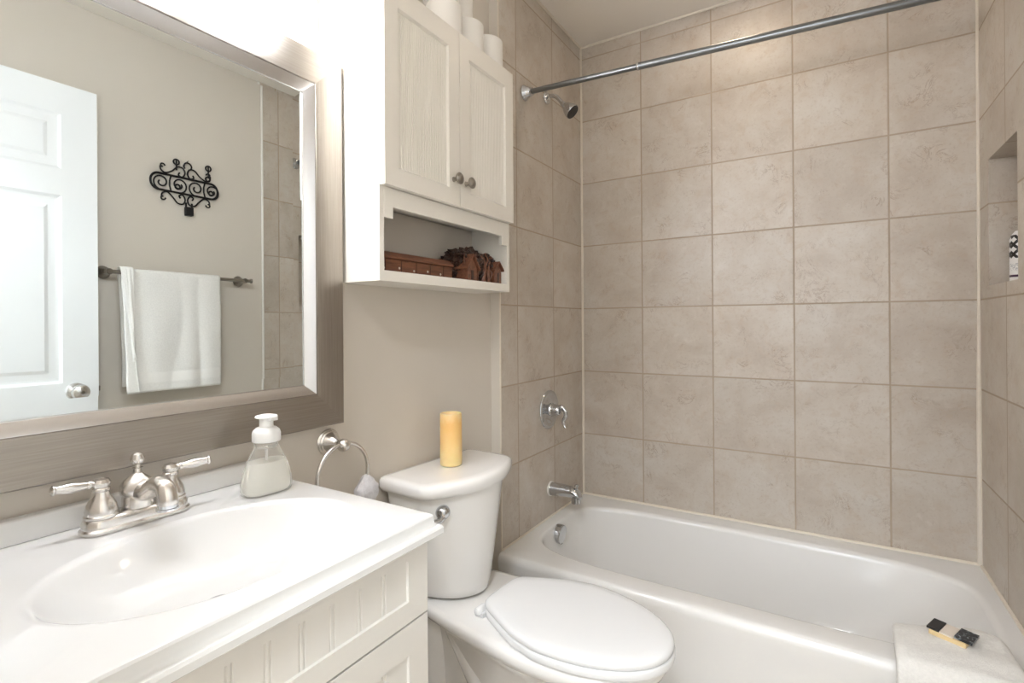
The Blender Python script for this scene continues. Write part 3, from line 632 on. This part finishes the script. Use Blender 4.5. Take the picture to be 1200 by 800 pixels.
# ------------------------------------------------------------------ candle, soap dispenser, towel ring
cd = thing('pillar_candle', 'honey coloured pillar candle standing on the toilet tank lid', 'candle', (.066, -1.122, .754))
MB().lathe([(.030, 0), (.0325, .002), (.033, .02), (.0325, .15), (.0315, .154), (.029, .1545), (.027, .150), (.022, .141), (.010, .137), (.002, .136)], (0, 0, 0), (0, 0, 1), 40).build('wax', M['candle']).parent = cd
wk = MB().tube([(0, 0, .136), (.001, 0, .142), (.003, .001, .147)], .0011, 6).build('wick', M['darkgrey']); wk.parent = cd
def build_soap():
    x, y, z = .078, -1.722, ZC
    t = thing('soap_dispenser', 'clear foaming soap bottle with white pump on the vanity top', 'soap dispenser', (x, y, z))
    rows = [(.0, .028, .044), (.002, .031, .048), (.010, .032, .050), (.025, .031, .0490), (.045, .028, .0440), (.065, .0245, .0365), (.080, .022, .029), (.090, .0205, .0235), (.096, .0195, .0200)]
    N = 40
    L = [ell(x, y, a, b, z + h, N, 2.5 if h < .08 else 2.0) for h, a, b in rows]
    MB().loft(L, True, False).build('bottle', M['bottle'], t, smooth=60)
    k = .0018
    liq = [(h, a, b) for h, a, b in rows if h <= .045] + [(.060, .0255, .039)]
    MB().loft([ell(x, y, a - k, b - k, z + h + k, N, 2.5) for h, a, b in liq], True, True).build('liquid', M['liquid'], t, smooth=60)
    MB().lathe([(.0195, .088), (.0195, .094), (.0215, .0945), (.0215, .104), (.0185, .104)], (x, y, z), (0, 0, 1), 36).build('collar', M['bottle'], t)
    p = MB().lathe([(.0235, .100), (.0255, .1005), (.0265, .103), (.0265, .116), (.0245, .122), (.019, .127), (.0135, .129), (.0130, .131), (.0128, .147)], (x, y, z), (0, 0, 1), 40).build('pump', M['pump'], t)
    MB().lathe([(.0135, .145), (.0185, .1462), (.021, .148), (.020, .1505), (.012, .1525), (.003, .1525)], (x, y, z), (0, 0, 1), 36).box(x + .005, x + .027, y - .007, y + .007, z + .143, z + .150).build('pump_head', M['pump'], p)
    MB().tube([(x, y, z + .01), (x, y, z + .09)], .0028, 8).build('dip_tube', M['pump'], t)
build_soap()
def build_towel_ring():
    y, z = -1.482, .882
    t = thing('towel_ring', 'brushed nickel towel ring on the wall between mirror and toilet', 'towel ring', (W, y, z))
    MB().lathe([(.032, 0), (.033, .003), (.030, .006), (.0285, .0065), (.029, .009), (.026, .012), (.0245, .0125), (.025, .015), (.020, .022), (.013, .034), (.009, .042), (.008, .050)], (W, y, z), (1, 0, 0), 36).build('rosette', M['nickel'], t)
    MB().lathe([(.006, -.016), (.012, -.012), (.0155, -.004), (.0155, .004), (.012, .012), (.006, .016)], (W + .058, y, z - .002), (1, 0, 0), 24).build('post_ball', M['nickel'], t)
    R = .077; zc = z - R + .002
    MB().tube([(W + .058 , y + R * math.sin(2 * PI * i / 56), zc + R * math.cos(2 * PI * i / 56)) for i in range(56)], .0048, 12, closed=True).build('ring', M['nickel'], t)
    return zc, R
zc_, R_ = build_towel_ring()
def build_sachet():
    bm = bmesh.new(); bmesh.ops.create_icosphere(bm, subdivisions=4, radius=1.0)
    for v in bm.verts:
        p = v.co; k = 1 + .14 * mnoise.noise(p * 3.2) + .05 * mnoise.noise(p * 9); top = max(0, p.z)
        s = 1 - .62 * top ** 1.2
        v.co = Vector((W + .058 + .022 * p.x * s * k, -1.409 + .036 * p.y * s * k, .752 + .040 * p.z * k))
    mb = MB(); mb.bm.free(); mb.bm = bm
    o = mb.build('gauze_sachet', M['gauze'], smooth=60); tag(o, 'crumpled white gauze scrunch hanging on the towel ring', 'sachet')
build_sachet()
# ------------------------------------------------------------------ shower and bath fittings
def build_rod():
    a = Vector((.0, -.556, 2.098)); b = Vector((XR, -.430, 2.102)); d = (b - a).normalized()
    t = thing('shower_rod', 'steel tension shower curtain rod across the tub alcove', 'curtain rod', a)
    j = a + d * .455
    MB().tube([a + d * .012, j + d * .05], .0105, 20).build('inner_tube', M['rodsteel'], t)
    MB().tube([j, b - d * .012], .0128, 20).build('outer_tube', M['rodsteel'], t)
    MB().lathe([(.0132, -.004), (.0138, -.003), (.0138, .002), (.0132, .003)], j, d, 20).build('joint_collar', M['chrome'], t)
    pf = [(.030, .001), (.0315, .003), (.029, .008), (.024, .013), (.023, .017), (.019, .024), (.0165, .030), (.0165, .036), (.013, .037)]
    MB().lathe(pf, a, d, 30).build('flange', M['chrome'], t); MB().lathe(pf, b, -d, 30).build('flange', M['chrome'], t)
build_rod()
def build_shower():
    y, z = -.366, 2.150
    t = thing('wall_shower', 'small chrome shower head on a bent arm below the rod', 'shower head', (0, y, z))
    MB().lathe([(.027, .001), (.028, .003), (.025, .009), (.014, .012), (.009, .014)], (0, y, z), (1, 0, 0), 28).build('escutcheon', M['chrome'], t)
    p = catmull([(.004, y, z), (.030, y, z + .002), (.052, y, z - .010), (.072, y, z - .034), (.082, y, z - .047)], 6); MB().tube(p, .0085, 14).build('arm', M['chrome'], t)
    d = Vector((.70, .06, -.70)).normalized(); o = Vector((.078, y, z - .043))
    h = MB().lathe([(.010, -.004), (.0125, .002), (.0125, .012), (.017, .018), (.026, .036), (.0315, .052), (.0325, .060), (.031, .064)], o, d, 30).build('head', M['chrome'], t)
    MB().lathe([(.029, .0635), (.029, .066), (.020, .0668), (.004, .0668)], o, d, 30).build('spray_face', M['darkgrey'], h)
build_shower()
def build_valve():
    y, z = -.363, .802
    t = thing('shower_valve', 'round chrome tub valve plate with curved lever on left tile wall', 'valve', (0, y, z))
    MB().lathe([(.083, .001), (.084, .003), (.082, .006), (.073, .009), (.069, .0085), (.055, .010), (.036, .0125), (.03, .013)], (0, y, z), (1, 0, 0), 48).build('plate', M['chrome'], t)
    MB().lathe([(.028, .012), (.029, .016), (.026, .022), (.024, .034), (.022, .050), (.018, .056), (.006, .060), (.001, .060)], (0, y, z), (1, 0, 0), 32).build('hub', M['chrome'], t)
    p = catmull([(.042, y, z + .006), (.060, y + .004, z + .012), (.076, y + .006, z - .002), (.078, y + .006, z - .024), (.068, y + .005, z - .044), (.070, y + .005, z - .062), (.077, y + .005, z - .074)], 7)
    k = len(p); MB().tube(p, [.013 - .0075 * (i / (k - 1)) ** .8 for i in range(k)], 16).build('lever', M['chrome'], t)
build_valve()
def build_spout():
    y, z = -.355, .462
    t = thing('tub_spout', 'chrome tub spout with diverter knob on left tile wall', 'tub spout', (0, y, z))
    MB().lathe([(.031, .001), (.031, .008), (.029, .009)], (0, y, z - .004), (1, 0, 0), 30).build('collar', M['trimw'], t)
    loops = []
    for x, zc, rz, ry in ((.006, -.004, .0285, .0285), (.03, -.003, .0275, .0275), (.07, -.002, .0255, .0255), (.10, -.003, .0235, .0245), (.120, -.006, .0215, .0235), (.135, -.012, .0175, .021), (.144, -.018, .012, .016), (.147, -.021, .006, .010)):
        loops.append([(x, y + ry * math.cos(2 * PI * i / 28), z + zc + rz * math.sin(2 * PI * i / 28)) for i in range(28)])
    MB().loft(loops, True, True).build('body', M['chrome'], t, smooth=60)
    MB().lathe([(.0205, 0), (.0195, .012), (.019, .026)], (.1225, y, z - .046), (0, 0, 1), 26).build('outlet', M['chrome'], t)
    MB().lathe([(.0035, 0), (.0035, .012), (.009, .014), (.010, .018), (.007, .022), (.001, .023)], (.126, y, z + .010), (0, 0, 1), 18).build('diverter_knob', M['chrome'], t)
build_spout()
def build_bottle():
    o = MB().lathe([(.022, 0), (.0255, .003), (.026, .010), (.026, .120), (.0255, .135), (.022, .150), (.014, .161), (.013, .163), (.003, .164)], (0, 0, 0), (0, 0, 1), 36).build('shampoo_bottle', M['label'])
    o.location = (1.540, -.160, NZ0 + .0005); o.rotation_euler = (0, 0, .4)
    tag(o, 'white shampoo bottle with black diamond lattice label in the tiled wall niche', 'bottle')
build_bottle()
# ------------------------------------------------------------------ towel on the tub rim and the soap bar
def slabtowel(name, prof, x0, x1, th, m, nx=40, wob=.003, seed=0, skew=None):
    # a cloth following a profile in y/z (centre line), given thickness, pulled along x
    P = catmull([(0, a, b) for a, b in prof], 8); n = len(P); loops = []
    for i in range(nx + 1):
        f = i / nx; x = x0 + (x1 - x0) * f; e = min(1.0, min(f, 1 - f) * nx / 2.5); tk = th * (.55 + .45 * math.sqrt(max(0, e)))
        up, dn = [], []
        for k, p in enumerate(P):
            tg = (P[min(k + 1, n - 1)] - P[max(k - 1, 0)]).normalized(); nr = Vector((0, tg.z, -tg.y))
            ww = wob * mnoise.noise(Vector((x * 9 + seed, k * .25, seed)))
            endk = min(k, n - 1 - k); te = tk * (.6 + .4 * min(1, endk / 2.0))
            xx = x + (skew(k / (n - 1), f) if skew else 0)
            up.append(Vector((xx, p.y, p.z)) + nr * (te / 2 + ww)); dn.append(Vector((xx, p.y, p.z)) - nr * (te / 2))
        loops.append(up + list(reversed(dn)))
    return MB().loft(loops, True, True)
t_ = thing('hand_towel', 'folded white terry towel draped over the tub rim under the soap', 'towel', (1.29, -.72, LIP))
def fold(name, prof, x0, x1, th, seed, reach):
    P = catmull([(0, a, b) for a, b in prof], 10); n = len(P); nx = 50; loops = []
    for i in range(nx + 1):
        f = i / nx; e = min(f, 1 - f) * nx; tk0 = th * (.35 + .65 * math.sqrt(min(1, e / 3.5))); up, dn = [], []
        for k, p in enumerate(P):
            s_ = 1 - k / (n - 1); tg = (P[min(k + 1, n - 1)] - P[max(k - 1, 0)]).normalized(); nr = Vector((0, tg.z, -tg.y))
            x = x0 + (x1 - x0) * f - .055 * max(0, .35 - s_) * (f > .5) * (f - .5) * 0
            inn = max(0.0, (s_ - .55) / .45); q = Vector((x + .012 * inn * (.5 - f), p.y + reach * f ** 1.2 * (1 - .45 * max(0, (f - .62) / .38) ** 2) * inn, p.z - .02 * reach * inn * f))
            te = tk0 * (.45 + .55 * min(1, min(k, n - 1 - k) / 4.0))
            w1 = .0035 * mnoise.noise(Vector((x * 11 + seed, k * .16, seed))) + .0016 * mnoise.noise(Vector((x * 60, k * .9, seed)))
            up.append(q + nr * (te / 2 + w1)); dn.append(q - nr * (te / 2))
        loops.append(up + list(reversed(dn)))
    MB().loft(loops, True, True).build(name, M['towel'], t_, smooth=70)
fold('lower_fold', [(-.652, .338), (-.67, .3475), (-.70, .3485), (-.755, .348), (-.785, .340), (-.7935, .315), (-.7925, .25), (-.792, .17), (-.791, .12)], 1.172, 1.402, .020, 3, .125)
fold('upper_fold', [(-.646, .361), (-.665, .3695), (-.70, .3705), (-.758, .370), (-.797, .360), (-.8135, .328), (-.8125, .25), (-.812, .17), (-.811, .10)], 1.166, 1.406, .021, 9, .125)
def build_soapbar():
    a = math.radians(-24); mx = Matrix.Translation((1.287, -.668, .3815)) @ Matrix.Rotation(a, 4, 'Z') @ Matrix.Rotation(math.radians(3), 4, 'Y') @ Matrix.Scale(.8, 4)
    t = thing('soap_bar', 'small tan soap bar in black wrapper with beige paper band on the towel', 'soap', (1.287, -.668, .3815))
    MB().box(-.046, .046, -.034, .026, 0, .015, mx).build('bar', M['soaptan'], t, smooth=0, bevel=.002)
    MB().box(-.053, -.021, -.031, .040, .0145, .0215, mx).build('wrapper_end', M['soapblack'], t, smooth=0, bevel=.001)
    MB().box(.014, .058, -.026, .046, .0145, .0225, mx).build('wrapper_end', M['soapmarble'], t, smooth=0, bevel=.001)
    MB().box(-.0205, .0135, -.0325, .040, .0145, .0195, mx).build('paper_band', M['soapband'], t, smooth=0, bevel=.001)
build_soapbar()
# ------------------------------------------------------------------ right wall seen in the mirror: towel bar, towel, iron scroll
XP = XR + .006
def build_towel_bar():
    z, x = 1.400, 1.415
    t = thing('towel_bar', 'brushed nickel towel bar on the wall reflected in the mirror', 'towel bar', (XP, -1.12, z))
    MB().tube([(x, -1.425, z), (x, -.812, z)], .0085, 16).build('rail', M['darknickel'], t)
    for y in (-1.412, -.838):
        MB().lathe([(.026, .001), (.027, .004), (.023, .010), (.013, .022), (.010, .045), (.0115, .062), (.0125, .072), (.010, .076)], (XP, y, z), (-1, 0, 0), 28).build('bracket', M['darknickel'], t)
    for y, s in ((-1.425, -1), (-.812, 1)): MB().lathe([(.0085, 0), (.0115, .002), (.0115, .008), (.006, .012), (.001, .013)], (x, y, z), (0, s, 0), 18).build('finial', M['darknickel'], t)
build_towel_bar()
def build_bath_towel():
    z = 1.400; x = 1.415
    t = thing('bath_towel', 'white terry bath towel hanging over the bar in the mirror', 'towel', (x, -1.17, z))
    def sheet(off, ya, yb, z_front, z_back, seed, fold):
        mb = MB(); r = .0115 + off; path = []
        zs = [z_front + (z - z_front) * k / 26 for k in range(27)]
        for zz in zs: path.append((x - r, zz, -1))
        for k in range(1, 8): a = PI * k / 8; path.append((x - r * math.cos(a), z + r * math.sin(a), 0))
        for k in range(20): path.append((x + r, z - (z - z_back) * k / 19, 1))
        ny = 46; rows = []
        for i in range(ny + 1):
            f = i / ny; row = []
            for (px_, pz_, sd) in path:
                dz = max(0, z - pz_); amp = .004 + .012 * min(1, dz / .5)
                wv = math.sin(f * 11 + seed) * .35 + mnoise.noise(Vector((f * 4 + seed, pz_ * 2.0, seed))) * .8
                y = ya + (yb - ya) * f + fold * dz * (1 - f) + .004 * mnoise.noise(Vector((pz_ * 7, f * 3, seed)))
                if sd > 0: xx = px_ + min(.012, abs(wv) * amp * .4)
                else: xx = px_ - abs(wv) * amp
                row.append((xx, y, pz_))
            rows.append(row)
        mb.loft(rows, closed=False); return mb
    a = sheet(0, -1.375, -.972, .845, .92, 1.0, .03); o = a.build('outer_layer', [M['towel'], M['towelband']], t, smooth=70)
    for p in o.data.polygons:
        if .93 < p.center.z < .975 and p.center.x < x: p.material_index = 1
    s = o.modifiers.new('thick', 'SOLIDIFY'); s.thickness = .006; s.offset = 1
    b = sheet(.007, -1.380, -1.335, .868, 1.0, 4.0, .14); o = b.build('folded_edge', M['towel'], t, smooth=70)
    s = o.modifiers.new('thick', 'SOLIDIFY'); s.thickness = .006; s.offset = 1
build_bath_towel()
def build_scroll():
    # drawn in the picture frame of the mirror crop (u right = +y, v down), then laid on the right wall
    x = XP - .012
    def at(u, v): return (x, -1.238 + (u - 120) * .00047, 1.828 - (v - 340 - (u - 190) * .182) * .000473)
    t = thing('iron_wall_scroll', 'black wrought iron scroll sconce on the wall reflected in the mirror', 'wall decoration', (XP, -1.09, 1.70))
    def curve(pts, r=.0042): return [at(*p) for p in pts], r
    def spiral(u, v, r0, r1, a0, turns, n=40):
        return [(u + (r0 + (r1 - r0) * i / n) * math.cos(a0 + 2 * PI * turns * i / n), v + (r0 + (r1 - r0) * i / n) * math.sin(a0 + 2 * PI * turns * i / n)) for i in range(n + 1)]
    def scroll(paths, nm='scrollwork', r=.0036):
        mb = MB()
        for p in paths: mb.tube([at(*q) for q in p], r, 8)
        return mb.build(nm, M['iron'], t, smooth=60)
    D = lambda u, v: (u, v + (u - 190) * .182)          # undo: v given as if the bar were level at 340
    def lev(ps): return [(u, v + (u - 440) * .182) for u, v in ps]
    def cm(ps): return [(p.x, p.y) for p in catmull([(a, b, 0) for a, b in ps], 8)]
    # frame: a long stadium
    st = [(190 + 68 * math.cos(a), 385 + 78 * math.sin(a)) for a in [PI / 2 + PI * i / 16 for i in range(17)]] + [(680 + 68 * math.cos(a), 385 + 78 * math.sin(a)) for a in [-PI / 2 + PI * i / 16 for i in range(17)]]
    MB().tube([at(*q) for q in lev(st)], .0050, 8, closed=True).build('outline', M['iron'], t, smooth=60)
    for (u, s) in ((215, 1), (375, -1), (535, 1), (690, -1)):
        scroll([lev(spiral(u, 388, 76, 20, PI / 2 if s > 0 else PI / 2, 1.35 * s))])
    for u in (300, 620): scroll([lev([(u, 312), (u - 12, 360), (u - 12, 410), (u, 458)])])
    for s in (-1, 1):
        c = 440
        scroll([lev(cm([(c + s * 235, 235), (c + s * 228, 270), (c + s * 190, 292), (c + s * 130, 262), (c + s * 80, 212), (c + s * 30, 215), (c + s * 12, 260), (c + s * 35, 300), (c + s * 70, 290), (c + s * 62, 262)])), lev(spiral(c + s * 215, 228, 22, 10, 0 if s < 0 else PI, .8 * s, 16))])
        scroll([lev(cm([(c + s * 225, 525), (c + s * 215, 490), (c + s * 170, 475), (c + s * 120, 520), (c + s * 80, 565), (c + s * 30, 565), (c + s * 12, 520), (c + s * 35, 478), (c + s * 65, 490), (c + s * 55, 515)])), lev(spiral(c + s * 212, 535, 24, 10, 0 if s < 0 else PI, -.8 * s, 16))])
    scroll([lev(spiral(455, 185, 36, 36, PI * .75, .8 + .0))], 'hanging_loop')
    for u, v in ((350, 165), (655, 155)):
        scroll([lev([(u, v + 26), (u, v + 80)])]); scroll([lev(spiral(u, v, 26, 26, 0, 1.0, 20)), lev([(u, v - 24), (u, v + 24)])], 'candle_ring')
    for u, v in ((650, 265), (360, 405), (680, 405)): scroll([lev(spiral(u, v, 22, 22, 0, 1.0, 18))], 'candle_ring', .004)
    a0 = at(*lev([(425, 590)])[0]); a1 = at(*lev([(495, 590)])[0])
    MB().tube([at(*q) for q in lev([(438, 545), (436, 600)])], .0045, 8).tube([at(*q) for q in lev([(492, 545), (490, 600)])], .0045, 8).box(x - .014, x + .006, a0[1], a1[1], a0[2] - .040, a0[2]).build('candle_cup', M['iron'], t, smooth=0, bevel=.003)
    MB().tube([(XP - .001, at(*lev([(455, 140)])[0])[1], at(*lev([(455, 140)])[0])[2]), (x - .004, at(*lev([(455, 140)])[0])[1], at(*lev([(455, 140)])[0])[2] + .004)], .0022, 8).build('nail', M['darknickel'], t)
build_scroll()
